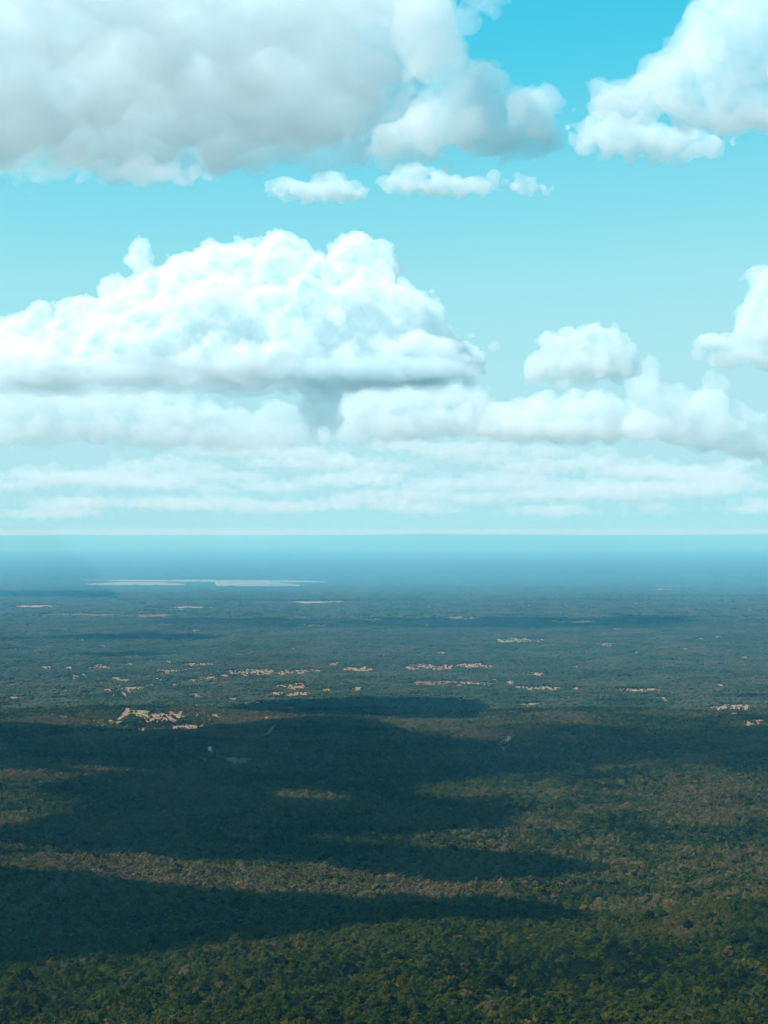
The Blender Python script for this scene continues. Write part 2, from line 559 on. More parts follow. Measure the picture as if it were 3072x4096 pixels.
cloud("fair_weather_cloud", "thin torn scraps of cloud at the left edge under the top left cloud",
      [pf(60, 690, D, 80, 16), pf(230, 700, D, 50, 10), pf(310, 685, D, 40, 10)],
      h=3.0, k=4, amp=14, wl=30, density=0.006, seed=17, val_amp=0.8, group=small)
D = 2500
cloud("fair_weather_cloud", "tiny wisp at the top edge in the deep blue gap between two clouds",
      [pf(1925, 30, D, 60, 14), pf(1960, 14, D, 26, 12)], h=2.6, k=4, amp=9, wl=22, density=0.009, seed=18, val_amp=0.8, group=small)
# right edge, middle
D = 6600
cloud("cumulus_cloud", "upright white cloud cut off by the right edge at mid sky",
      [pf(3065, 1165, D, 70, 85), pf(3030, 1280, D, 80, 85), pf(3080, 1380, D, 90, 80), pf(2960, 1402, D, 60, 30), pf(2895, 1420, D, 40, 18), pf(3160, 1250, D, 120, 170),
       pf(2870, 1368, D, 40, 7)],
      h=6.5, k=14, amp=45, wl=100, density=0.009, seed=21, val_amp=0.5, shell=50)
D = 7300
cloud("cumulus_cloud", "medium rounded cloud standing alone right of the towering cloud",
      [pf(2395, 1340, D, 72, 56), pf(2305, 1370, D, 66, 50), pf(2210, 1385, D, 55, 45), pf(2445, 1400, D, 70, 66), pf(2350, 1455, D, 140, 60), pf(2485, 1465, D, 55, 52),
       pf(2210, 1488, D, 90, 40)],
      h=7, k=14, amp=48, wl=100, density=0.008, seed=22, val_amp=0.5, shell=50)
cloud("fair_weather_cloud", "faint smudge of cloud beside the right end of the towering cloud",
      [pf(1975, 1385, D, 26, 16)], h=6, k=6, amp=22, wl=60, density=0.005, seed=23, val_amp=0.7, group=small)
# banks behind
D = 12000
cloud("cloud_bank", "far cloud bank with narrow white turrets at the right",
      [pf(2590, 1478, D, 32, 44), pf(2572, 1560, D, 58, 66), pf(2660, 1590, D, 70, 55), pf(2852, 1548, D, 38, 50), pf(2830, 1630, D, 90, 75), pf(2720, 1650, D, 110, 60),
       pf(2930, 1690, D, 70, 45), pf(2650, 1705, D, 140, 55), pf(2960, 1652, D, 32, 18), pf(3010, 1678, D, 36, 24), pf(2990, 1780, D, 70, 60), pf(3070, 1800, D, 70, 50), pf(2850, 1730, D, 150, 60)],
      h=11, k=18, amp=66, wl=150, density=0.0034, seed=31, val_amp=0.5)
D = 12800
cloud("cloud_bank", "long flat-topped cloud bank right of the blue notch",
      [pf(1900, 1665, D, 100, 42), pf(2050, 1660, D, 120, 45), pf(2200, 1645, D, 110, 48), pf(2350, 1628, D, 120, 52), pf(2390, 1592, D, 46, 30), pf(2180, 1603, D, 36, 20),
       pf(2450, 1665, D, 110, 45), pf(2100, 1715, D, 250, 36), pf(2350, 1720, D, 220, 36)],
      h=15, k=22, amp=62, wl=180, density=0.0036, seed=32, val_amp=0.6)
D = 11000
cloud("cloud_bank", "pale cloud bank rising on the right side of the blue notch",
      [pf(1450, 1640, D, 85, 75), pf(1550, 1600, D, 110, 52), pf(1700, 1580, D, 150, 40), pf(1850, 1600, D, 90, 34), pf(1600, 1700, D, 200, 50), pf(1420, 1725, D, 80, 40), pf(1780, 1690, D, 160, 46)],
      h=14, k=20, amp=60, wl=150, density=0.0033, seed=33, val_amp=0.6)
cloud("cloud_bank", "pale cloud bank on the left side of the blue notch below the towering cloud",
      [pf(1120, 1665, D, 88, 58), pf(980, 1690, D, 120, 40), pf(800, 1690, D, 140, 46), pf(600, 1700, D, 140, 40), pf(1160, 1725, D, 80, 40), pf(700, 1745, D, 250, 36), pf(1000, 1750, D, 220, 34)],
      h=14, k=20, amp=60, wl=150, density=0.0024, seed=34, val_amp=0.6)
cloud("cloud_bank", "blurred cloud bank at the left edge below the towering cloud",
      [pf(80, 1600, D, 180, 80), pf(330, 1620, D, 190, 60), pf(-60, 1720, D, 200, 60), pf(250, 1720, D, 220, 46), pf(520, 1590, D, 170, 30), pf(700, 1640, D, 150, 40)],
      h=14, k=20, amp=60, wl=150, density=0.0024, seed=35, val_amp=0.6)
def far_bank(label, x0, x1, dist, y0, y1, dens, seed, n):
    r = np.random.default_rng(seed)
    P = []
    for i_ in range(n):
        x = x0 + (x1 - x0) * (i_ + r.random()) / n
        y = y0 + (y1 - y0) * r.random() ** 0.8
        w = r.uniform(50, 130)
        P.append(pf(x, y, dist * r.uniform(0.85, 1.2), w, r.uniform(8, 20), w))
        for _ in range(r.integers(1, 4)):
            q_ = r.uniform(14, 34)
            P.append(pf(x + r.uniform(-0.8, 0.8) * w, y - r.uniform(6, 26), dist, q_ * 1.3, q_ * r.uniform(0.7, 1.1)))
    s_ = dist / F_PX
    cloud("cloud_bank", label, P, h=s_ * 11, k=s_ * 6, amp=s_ * 22, wl=s_ * 55, density=dens, seed=seed, val_amp=0.6, gain=0.6)
far_bank("hazy layer of distant cloud at left, above the solar farm", 20, 1150, 17000, 1760, 1930, 0.0013, 41, 14)
far_bank("hazy layer of distant cloud in the middle, under the blue-grey plume", 1100, 2080, 18000, 1770, 1930, 0.0013, 42, 13)
far_bank("hazy layer of distant cloud at right, under the turreted bank", 1950, 3120, 17500, 1780, 1930, 0.0015, 43, 15)
far_bank("faintest cloud layer just above the left half of the horizon", 0, 1550, 28000, 1890, 2060, 0.0006, 44, 24)
far_bank("faintest cloud layer just above the right half of the horizon", 1450, 3120, 28000, 1890, 2060, 0.00065, 45, 26)

# clouds overhead and off to the left, out of view: they throw the shadows on the near forest
CAST = 1000.0
def poly_sdf(px, py, poly):
    """signed distance (negative inside) to a closed polygon"""
    d = np.full(px.shape, 1e9); ins = np.zeros(px.shape, bool)
    n = len(poly)
    for i_ in range(n):
        ax_, ay_ = poly[i_]; bx_, by_ = poly[(i_ + 1) % n]
        ex, ey = bx_ - ax_, by_ - ay_
        t = np.clip(((px - ax_) * ex + (py - ay_) * ey) / (ex * ex + ey * ey + 1e-9), 0, 1)
        d = np.minimum(d, np.hypot(px - ax_ - t * ex, py - ay_ - t * ey))
        c = ((ay_ > py) != (by_ > py)) & (px < ex * (py - ay_) / (ey + (ey == 0) * 1e-9) + ax_)
        ins ^= c
    return np.where(ins, -d, d)

def shadow_cloud(outline, holes, h, seed, thick=16, wob=10.0, wobl=70.0, lift=8.0):
    def up(q):
        x, y = ground_px(*q)
        k_ = (CAST - lift - float(hgt(x, y))) / SUN[2]
        return x + SUN[0] * k_, y + SUN[1] * k_
    P = np.array([up(q) for q in outline])
    Hs = [np.array([up(q) for q in hl]) for hl in holes]
    lo = P.min(0) - 40; hi = P.max(0) + 40
    n = np.ceil((hi - lo) / h).astype(int)
    gx = lo[0] + np.arange(n[0]) * h; gy = lo[1] + np.arange(n[1]) * h
    X, Y = np.meshgrid(gx, gy, indexing='ij')
    q = np.stack([X.ravel(), Y.ravel(), np.full(X.size, seed * 37.0)], -1).astype(np.float32)
    w = (tex3(VAL, q / np.float32(wobl * 7)) + 0.6 * tex3(VAL, q / np.float32(wobl * 2.6)) + 0.4 * tex3(VAL, q / np.float32(wobl * 1.1))).reshape(X.shape)
    s2 = poly_sdf(X, Y, P)
    for Hp in Hs:
        s2 = np.maximum(s2, -poly_sdf(X, Y, Hp))
    s2 = s2 + wob * w
    nz = int(2 * thick / h) + 7
    gz = (np.arange(nz) - nz / 2 + 0.5) * h
    half = np.clip(-s2 * 0.8, 0, thick) + 0.25 * thick * (w.clip(-1, 1)) * (s2 < -30)
    f = np.maximum(s2[:, :, None], np.abs(gz)[None, None, :] - np.maximum(half, 5)[:, :, None]).astype(np.float32)
    f[0] = f[-1] = 1; f[:, 0] = f[:, -1] = 1; f[:, :, 0] = f[:, :, -1] = 1
    V, Fc = surface_nets(f, np.array([lo[0], lo[1], CAST + gz[0]]), h)
    return V, Fc

S1 = [(-500, 2905), (250, 2908), (600, 2925), (820, 2912), (1020, 2895), (1300, 2872), (1480, 2882), (1640, 2940), (1880, 2975), (2060, 3000), (2180, 3040), (2350, 3085), (2060, 3112),
      (1850, 3125), (1690, 3150), (1640, 3185), (1720, 3215), (1900, 3222), (2120, 3245), (2030, 3275), (2060, 3320), (1900, 3335), (1560, 3345), (1250, 3355), (1350, 3385), (1560, 3400),
      (1800, 3415), (2060, 3425), (2290, 3450), (2460, 3490), (2300, 3520), (1950, 3548), (1700, 3545), (1480, 3515), (1240, 3480), (1000, 3465), (700, 3452), (420, 3428), (100, 3432), (-500, 3440)]
H1 = [[(-600, 3098), (150, 3094), (360, 3112), (250, 3130), (130, 3150), (160, 3190), (370, 3222), (300, 3255), (160, 3275), (60, 3310), (-600, 3330)],
      [(240, 3076), (400, 3080), (620, 3092), (420, 3096)], [(1040, 3180), (1200, 3176), (1430, 3198), (1300, 3212), (1100, 3200)],
      [(-300, 3390), (150, 3394), (230, 3415), (-300, 3424)], [(900, 3355), (1010, 3360), (960, 3380)]]
S3 = [(-500, 3490), (120, 3492), (290, 3500), (460, 3540), (800, 3565), (1240, 3588), (1420, 3602), (1560, 3596), (1680, 3622), (1880, 3592), (2060, 3606), (2190, 3640), (2320, 3705), (2200, 3712),
      (1960, 3696), (1800, 3690), (1500, 3722), (1250, 3745), (1000, 3790), (700, 3820), (400, 3850), (100, 3875), (-500, 3915)]
S4 = [(850, 2842), (1000, 2815), (1250, 2806), (1540, 2797), (1900, 2808), (1960, 2840), (1900, 2884), (1540, 2874), (1200, 2862)]
S5 = [
      [(-300, 2552), (300, 2545), (600, 2536), (780, 2540), (880, 2556), (700, 2566), (400, 2560), (-300, 2566)],
      [(310, 2622), (500, 2612), (680, 2620), (620, 2632), (400, 2632)],
      [(-300, 2596), (110, 2594), (150, 2602), (-300, 2606)],
      [(-400, 2372), (300, 2366), (440, 2366), (480, 2380), (470, 2400), (400, 2394), (-400, 2386)],
      [(2400, 3000), (2560, 3004), (2640, 3014), (2480, 3018)]]
def overhead():
    parts = [shadow_cloud(S1, H1, 8, 1), shadow_cloud(S3, [], 7, 2, lift=15), shadow_cloud(S4, [], 9, 3)]
    for i_, q in enumerate(S5):
        d = ground_px(*q[0])[1]
        parts.append(shadow_cloud(q, [], max(8, d / 420), 4 + i_, wob=14 * max(1, d / 4000), wobl=90 * max(1, d / 4000)))
    V, Fc, o_ = [], [], 0
    for v, f in parts:
        V.append(v); Fc.append(f + o_); o_ += len(v)
    o = mesh_obj("overhead_clouds", np.concatenate(V), np.concatenate(Fc), mat_cloud("overhead_vapour", 0.2))
    tag(o, "broken low clouds overhead that shade the forest", "clouds", kind="stuff")
overhead()
print("CLOUDS DONE", round(time.time() - T0, 1))

# ------------------------------------------------------------------ bare earth, fields, tracks, water
SAND = mat_plain("sandy_earth", (0.25, 0.145, 0.075), noise=(0.03, 0.3))
REDE = mat_plain("red_earth", (0.17, 0.085, 0.055), noise=(0.03, 0.25))
PALE = mat_plain("pale_earth", (0.27, 0.18, 0.11), noise=(0.02, 0.25))
GRAS = mat_plain("dry_grass", (0.19, 0.16, 0.06), noise=(0.04, 0.35))
CLEAR = []      # (polygon, share of trees that stay)
HIDE = 10.0       # height of the trees that stand in front of a clearing and hide its near part
def nearer(P):
    P = np.asarray(P)
    drop = CAM_H - hgt(P[..., 0], P[..., 1])
    return P * (1 - HIDE / drop)[..., None]
def patch(name, outline, mat, keep=0.1, lift=0.5, rough=1.0, seed=0, front=()):
    """a flat piece of ground with a ragged outline; the outline points listed in front lie behind treetops"""
    r = np.random.default_rng(seed + 100)
    P = np.array([ground_px(*q) for q in outline])
    for i_ in front:
        P[i_] = nearer(P[i_])
    pts = []
    for i_ in range(len(P)):
        a, b = P[i_], P[(i_ + 1) % len(P)]
        L = np.hypot(*(b - a))
        m = max(2, min(26, int(L / 9)))
        nrm = np.array([-(b - a)[1], (b - a)[0]]) / (L + 1e-6)
        for t in np.arange(m) / m:
            pts.append(a + (b - a) * t + nrm * r.normal() * rough * min(9, L * 0.05))
    pts = np.array(pts)
    c = pts.mean(0)
    rings = [c[None] + (pts - c) * s_ for s_ in (1.0, 0.75, 0.5, 0.25)]
    V = np.concatenate(rings + [c[None]])
    Z = hgt(V[:, 0], V[:, 1]) + lift
    n = len(pts); Fc = []
    for k_ in range(3):
        for i_ in range(n):
            j_ = (i_ + 1) % n
            Fc.append((k_ * n + i_, k_ * n + j_, (k_ + 1) * n + j_, (k_ + 1) * n + i_))
    for i_ in range(n):
        Fc.append((3 * n + i_, 3 * n + (i_ + 1) % n, 4 * n))
    o = mesh_obj(name, np.column_stack([V, Z]), Fc, mat)
    tag(o, kind="structure")
    CLEAR.append((pts, keep))
    return o

def strip(x0, x1, y0, y1, mat, keep=0.12, name="bare_earth", seed=0):
    """a ragged clearing between photo columns x0..x1 and rows y0..y1"""
    r = np.random.default_rng(int(x0 * 7 + y0))
    n = max(3, int((x1 - x0) / 28))
    xs = np.linspace(x0, x1, n)
    ym = (y0 + y1) / 2; hh = (y1 - y0) / 2
    up = [(x, ym - hh * r.uniform(0.25, 1.0)) for x in xs[1:-1]]
    dn = [(x, ym + hh * r.uniform(0.25, 1.0)) for x in xs[1:-1]][::-1]
    patch(name, [(x0, ym)] + up + [(x1, ym)] + dn, mat, keep, seed=int(x0 + y0), front=range(len(up) + 2, 2 * len(up) + 2))

for (x0, x1, y0, y1, m, k_) in [
    (350, 465, 2660, 2682, SAND, .45), (472, 560, 2652, 2663, SAND, .2), (640, 698, 2642, 2652, SAND, .2), (715, 880, 2652, 2664, SAND, .15), (600, 725, 2668, 2700, SAND, .5),
    (883, 1010, 2678, 2692, SAND, .2), (770, 900, 2704, 2717, SAND, .12), (730, 810, 2715, 2726, SAND, .15), (600, 678, 2709, 2723, SAND, .3), (752, 824, 2744, 2762, SAND, .35),
    (746, 826, 2767, 2786, GRAS, .3), (456, 497, 2716, 2733, GRAS, .1), (530, 567, 2744, 2754, SAND, .1), (589, 678, 2808, 2832, SAND, .3), (512, 604, 2836, 2852, GRAS, .1),
    (540, 745, 2852, 2876, SAND, .3), (350, 486, 2873, 2900, GRAS, .45), (660, 824, 2899, 2912, SAND, .15), (546, 602, 2908, 2924, GRAS, .1),
    (900, 1100, 2676, 2692, SAND, .35), (1090, 1300, 2676, 2690, SAND, .25), (1355, 1506, 2669, 2684, SAND, .08), (1600, 1985, 2653, 2676, SAND, .12), (1300, 1366, 2645, 2660, SAND, .35),
    (1086, 1248, 2736, 2749, SAND, .2), (1044, 1254, 2767, 2785, SAND, .08), (1388, 1472, 2745, 2757, SAND, .2), (1640, 1890, 2723, 2734, REDE, .1), (1800, 1990, 2729, 2740, SAND, .25),
    (964, 1042, 2805, 2815, SAND, .2), (1046, 1106, 2862, 2870, SAND, .2), (2046, 2250, 2745, 2758, SAND, .2), (2266, 2342, 2748, 2759, SAND, .15), (2456, 2655, 2753, 2763, SAND, .3),
    (2068, 2214, 2811, 2825, GRAS, .15), (2604, 2708, 2786, 2799, SAND, .2), (2830, 3020, 2817, 2833, PALE, .15), (2888, 2964, 2850, 2865, PALE, .15), (2958, 3075, 2878, 2893, SAND, .2),
    (2082, 2194, 2689, 2703, SAND, .4), (1898, 1988, 2727, 2739, SAND, .35), (2018, 2064, 2724, 2737, SAND, .1), (52, 262, 2421, 2431, PALE, .2), (648, 852, 2425, 2435, PALE, .3),
    (150, 697, 2455, 2462, REDE, .05), (165, 216, 2662, 2672, SAND, .15), (1165, 1392, 2402, 2414, PALE, .4), (1330, 1540, 2473, 2481, PALE, .2), (1766, 1928, 2466, 2477, PALE, .2),
    (2192, 2392, 2479, 2490, PALE, .15), (2432, 2504, 2505, 2528, PALE, .2), (1968, 2188, 2551, 2565, PALE, .15), (2368, 2474, 2571, 2581, REDE, .2), (2588, 2716, 2355, 2361, PALE, .0),
    (896, 1010, 3029, 3037, REDE, .1), (806, 835, 3030, 3036, REDE, .1), (1050, 1082, 3032, 3042, GRAS, .2), (826, 852, 2984, 2996, REDE, .0), (1290, 1400, 2474, 2482, PALE, .3),
    (1180, 1330, 2495, 2501, PALE, .3), (2700, 2760, 2592, 2598, PALE, .2), (1690, 1760, 2586, 2592, PALE, .2), (260, 300, 2665, 2675, SAND, .2), (2860, 2900, 2736, 2744, SAND, .2),
    (2000, 2040, 2985, 2992, SAND, .2), (1990, 2060, 2940, 2955, GRAS, .3)]:
    strip(x0, x1, y0, y1, m, k_)
rs = np.random.default_rng(77)
for _ in range(130):
    x_, y_ = (rs.normal(800, 330), rs.uniform(2635, 2890)) if rs.random() < 0.6 else (rs.uniform(100, 3000), rs.uniform(2400, 2800))
    w_, h_ = rs.uniform(14, 60), rs.uniform(3.5, 8)
    if 20 < x_ < 3050:
        strip(x_, x_ + w_, y_, y_ + h_, SAND if y_ > 2560 else PALE, 0.3)
def track(points, width, mat):
    """a dirt track along photo points"""
    P = np.array([ground_px(*q) for q in points])
    L, Rt = [], []
    for i_ in range(len(P)):
        t = P[min(i_ + 1, len(P) - 1)] - P[max(i_ - 1, 0)]
        t = np.array([-t[1], t[0]]) / np.hypot(*t) * width / 2
        L.append(P[i_] + t); Rt.append(P[i_] - t)
    V = np.array(L + Rt)
    n = len(P)
    Fc = [(i_, i_ + 1, n + i_ + 1, n + i_) for i_ in range(n - 1)]
    o = mesh_obj("dirt_track", np.column_stack([V, hgt(V[:, 0], V[:, 1]) + 0.62]), Fc, mat)
    tag(o, kind="structure")
    CLEAR.append((np.array(L + Rt[::-1]), 0.0)); CLEAR.append((nearer(np.array(L + Rt[::-1])), 0.0)); CLEAR.append(((np.array(L + Rt[::-1]) + nearer(np.array(L + Rt[::-1]))) / 2, 0.0))
track([(470, 2735), (476, 2744), (487, 2752), (482, 2762), (492, 2772), (505, 2784), (512, 2792)], 6, SAND)
track([(1098, 2904), (1088, 2914), (1080, 2926), (1068, 2936), (1048, 2944)], 5, REDE)
track([(512, 2834), (506, 2846), (490, 2866), (470, 2880)], 8, SAND)
track([(840, 3008), (850, 3012), (862, 3002)], 5, REDE)
WATER = mat_plain("pond_water", (0.10, 0.16, 0.18), rough=0.08, spec=0.5)
CLEAR.append((nearer(np.array([ground_px(*q) for q in [(1985, 2553), (2044, 2553), (2044, 2562), (1985, 2562)]])), 0))
patch("pond", [(1990, 2556), (2010, 2553), (2036, 2554), (2040, 2558), (2010, 2560)], WATER, 0.0, lift=0.9, rough=0.3)

# ------------------------------------------------------------------ solar farm
PANEL = mat_plain("solar_glass", (0.30, 0.36, 0.38), rough=0.18, spec=0.6)
POST = mat_plain("galvanised_steel", (0.35, 0.36, 0.36), rough=0.5, spec=0.4)
FARM_E = mat_plain("farm_earth", (0.36, 0.32, 0.27), noise=(0.01, 0.2))
def solar(outline, label, pitch=17.0, slant=0.10):
    P = np.array([ground_px(*q) for q in outline])
    lo, hi = P.min(0), P.max(0)
    c = P.mean(0)
    z0 = float(hgt(c[0], c[1]))
    root = bpy.data.objects.new("solar_array", None)
    sc.collection.objects.link(root)
    root.location = (c[0], c[1], z0)
    tag(root, label, "solar farm", "solar arrays of the far solar farm")
    # one row: a long tilted table on legs, unit length along y
    w, t = 10.5, math.radians(6)
    hx, hz = w / 2 * math.cos(t), w / 2 * math.sin(t)
    V, Fc = [], []
    for y in (-0.5, 0.5):
        V += [(-hx, y, 1.9 - hz), (hx, y, 1.9 + hz), (hx, y, 1.98 + hz), (-hx, y, 1.98 - hz)]
    Fc += [(0, 1, 2, 3), (7, 6, 5, 4), (0, 4, 5, 1), (1, 5, 6, 2), (2, 6, 7, 3), (3, 7, 4, 0)]
    me = bpy.data.meshes.new("panel_row"); me.from_pydata(V, [], Fc); me.materials.append(PANEL); me.update()
    r = np.random.default_rng(5)
    x = lo[0] - slant * (hi[1] - lo[1]); k_ = 0
    while x < hi[0] and k_ < 290:
        ys = np.linspace(lo[1], hi[1], 160)
        xs = x + slant * (ys - lo[1])
        ins = poly_sdf(xs, ys, P) < 0
        if ins.any():
            seg = ys[ins]
            y0, y1 = seg.min(), seg.max()
            if y1 - y0 > 25 and r.random() > 0.03:
                o = bpy.data.objects.new("panel_row", me)
                sc.collection.objects.link(o); o.parent = root
                ym = (y0 + y1) / 2
                o.location = (x + slant * (ym - lo[1]) - c[0], ym - c[1], 0.5)
                o.scale = (1, y1 - y0, 1)
                o.rotation_euler = (0, 0, -math.atan(slant))
                k_ += 1
        x += pitch
    # levelled ground under the rows
    E = c[None] + (P - c) * 1.03
    pad = mesh_obj("gravel_pad", np.column_stack([E - c, np.full(len(E), 0.7)]), [tuple(range(len(E)))], FARM_E, parent=root)
    for q_ in (0, 0.35, 0.7, 1.0):
        CLEAR.append((c[None] * (1 - q_ * 9 / (CAM_H - z0)) + (P - c) * np.array([1.03, 1.05]), 0.0))
    return root
solar([(325, 2320), (480, 2312), (800, 2311), (1000, 2314), (1180, 2318), (1305, 2323), (1290, 2329), (900, 2328), (700, 2327), (500, 2326)], "long pale strip of solar panels at the back of the solar farm")
solar([(345, 2338), (480, 2333), (620, 2333), (735, 2338), (728, 2349), (500, 2347)], "shorter strip of solar panels in front, at the farm's left end")
solar([(862, 2335), (930, 2333), (1100, 2337), (1195, 2343), (1190, 2349), (1000, 2348), (950, 2353), (880, 2351)], "short strip of solar panels in front, at the farm's right end")
print("GROUND DONE", round(time.time() - T0, 1))

hx_, hy_ = ground_px(839, 3006)
CLEAR.append((np.array([[hx_ - 9, hy_ + 8], [hx_ + 9, hy_ + 8], [hx_ + 7, hy_ - 34], [hx_ - 6, hy_ - 34]]), 0))

# ------------------------------------------------------------------ trees
FARF = [mat_foliage("far_foliage_%s" % w_, [(0.1, tuple(0.85 * v for v in c_)), (0.9, tuple(1.15 * v for v in c_))], 0.6)
        for w_, c_ in (("dark", (0.026, 0.040, 0.020)), ("mid", (0.038, 0.049, 0.027)), ("pale", (0.056, 0.059, 0.036)))]
GREEN = mat_foliage("foliage_green", [(0.10, (0.0110, 0.0222, 0.0051)), (0.45, (0.0274, 0.0423, 0.0068)), (0.75, (0.0439, 0.0585, 0.0085)), (0.95, (0.0604, 0.0665, 0.0119))], 0.6)
OLIVE = mat_foliage("foliage_olive", [(0.10, (0.0307, 0.0403, 0.0068)), (0.5, (0.0593, 0.0625, 0.0102)), (0.9, (0.0834, 0.0706, 0.0136))], 0.6)
DRAB = mat_foliage("foliage_dry", [(0.10, (0.0545, 0.0496, 0.0196)), (0.5, (0.1014, 0.0790, 0.0352)), (0.9, (0.1368, 0.0925, 0.0420))], 0.6)
DARK = mat_foliage("foliage_dark", [(0.10, (0.0058, 0.0128, 0.0047)), (0.9, (0.0161, 0.0255, 0.0075))], 0.6)
BARK = mat_plain("bark", (0.10, 0.08, 0.06), noise=(3.0, 0.3))

ICO_V = None
def ico(sub):
    import bmesh
    bm = bmesh.new(); bmesh.ops.create_icosphere(bm, subdivisions=sub, radius=1.0)
    V = np.array([v.co for v in bm.verts]); Fc = np.array([[v.index for v in f.verts] for f in bm.faces]); bm.free()
    return V, Fc
ICO1, ICO2 = ico(1), ico(2)

def crown_geo(seed, n_leaf, leaf, flat=0.62, lobes=7, core=0.80, spread=1.0):
    """a crown of unit diameter, base at z = 0.15: lobes covered with leaf sprays round a leafy core"""
    r = np.random.default_rng(seed)
    V, Fc, o = [], [], 0
    L = [(np.array([0, 0, 0.30 * flat + 0.15]), 0.27)]
    for i in range(lobes):
        a = 2 * math.pi * (i + r.uniform(-.3, .3)) / lobes
        q = r.uniform(0.15, 0.36) * spread
        L.append((np.array([q * math.cos(a), q * math.sin(a), 0.15 + flat * r.uniform(0.10, 0.5)]), r.uniform(0.12, 0.23)))
    for i in range(max(2, lobes // 2)):
        a = r.uniform(0, 6.28); q = r.uniform(0, 0.16)
        L.append((np.array([q * math.cos(a), q * math.sin(a), 0.15 + flat * r.uniform(0.5, 0.72)]), r.uniform(0.12, 0.20)))
    for c, rad in L:
        v, f = ICO1
        d = v * (1 + 0.22 * r.standard_normal((len(v), 1)))
        V.append(c + d * rad * core * np.array([1, 1, flat * 1.15])); Fc += [tuple(k + o for k in t) for t in f.tolist()]; o += len(v)
    w = np.array([q[1] ** 2 for q in L]); w /= w.sum()
    pick = r.choice(len(L), n_leaf, p=w)
    for k in pick:
        c, rad = L[k]
        n = r.standard_normal(3); n[2] = abs(n[2]) * 1.1 - 0.25
        n /= np.linalg.norm(n)
        p = c + n * rad * r.uniform(0.82, 1.10) * np.array([1, 1, flat * 1.15])
        u = np.cross(n + 0.55 * r.standard_normal(3), r.standard_normal(3)); u /= np.linalg.norm(u) + 1e-9
        m = np.cross(n + 0.5 * r.standard_normal(3), u); m /= np.linalg.norm(m) + 1e-9
        s_ = leaf * r.uniform(0.6, 1.35)
        u, m = u * s_ * 0.5, m * s_ * r.uniform(0.32, 0.6)
        b = n * s_ * 0.18
        V.append(np.array([p - u - b, p - m * 0.9, p + u - b, p + m * 1.1])); Fc += [(o, o + 1, o + 2, o + 3)]; o += 4
    return np.concatenate(V), Fc

def trunk_geo(seed, height=0.55):
    """tapered trunk with three limbs, for a crown of unit diameter"""
    r = np.random.default_rng(seed)
    V, Fc, o = [], [], 0
    def limb(a, b, ra, rb, o):
        a, b = np.array(a), np.array(b)
        d = b - a; d /= np.linalg.norm(d)
        u = np.cross(d, [0.3, 1, 0.2]); u /= np.linalg.norm(u); w = np.cross(d, u)
        ring = [(math.cos(t), math.sin(t)) for t in np.arange(6) * math.pi / 3]
        vs_ = [a + ra * (x * u + y * w) for x, y in ring] + [b + rb * (x * u + y * w) for x, y in ring]
        fs = [(o + i, o + (i + 1) % 6, o + 6 + (i + 1) % 6, o + 6 + i) for i in range(6)]
        return vs_, fs
    segs = [((0, 0, -0.25), (0.01, 0, 0.10), 0.034, 0.026), ((0.01, 0, 0.10), (0.0, 0.01, 0.28), 0.026, 0.018)]
    for i in range(4):
        a = i * 1.57 + r.uniform(-.4, .4)
        segs.append(((0.005, 0.005, r.uniform(0.08, 0.2)), (0.22 * math.cos(a), 0.22 * math.sin(a), r.uniform(0.3, 0.42)), 0.016, 0.006))
    for a, b, ra, rb in segs:
        v, f = limb(a, b, ra, rb, o); V += v; Fc += f; o += 12
    return np.array(V), Fc

def mesh_only(name, V, Fc, mat):
    me = bpy.data.meshes.new(name)
    me.from_pydata([tuple(map(float, v)) for v in V], [], Fc)
    me.materials.append(mat); me.update()
    return me

KINDS = [  # look, foliage, flatness, lobes, leaf sprays
    ("dark green", DARK, 0.62, 8), ("deep green", GREEN, 0.70, 7), ("mid green", GREEN, 0.58, 9), ("yellow-green", OLIVE, 0.60, 7), ("olive", OLIVE, 0.72, 6), ("dry brown", DRAB, 0.60, 7), ("grey-green", DRAB, 0.70, 8)]
CROWNS = {}
for i_, (look, m_, fl, lb) in enumerate(KINDS):
    for j_ in range(2):
        V, Fc = crown_geo(50 + i_ * 7 + j_, 620, 0.085, fl, lb)
        CROWNS[(i_, j_)] = mesh_only("crown", V, Fc, m_)
TRUNKS = [mesh_only("trunk", *trunk_geo(9 + q), BARK) for q in range(3)]

def px_of(p):
    """photo pixel of a world point"""
    x, y, z = p[0], p[1], p[2] - CAM_H
    c, s_ = math.cos(PITCH), math.sin(PITCH)
    dep = y * c + z * s_
    up = -y * s_ + z * c
    return 1536 + F_PX * x / dep, 2048 - F_PX * up / dep

terrain_px = ground_px

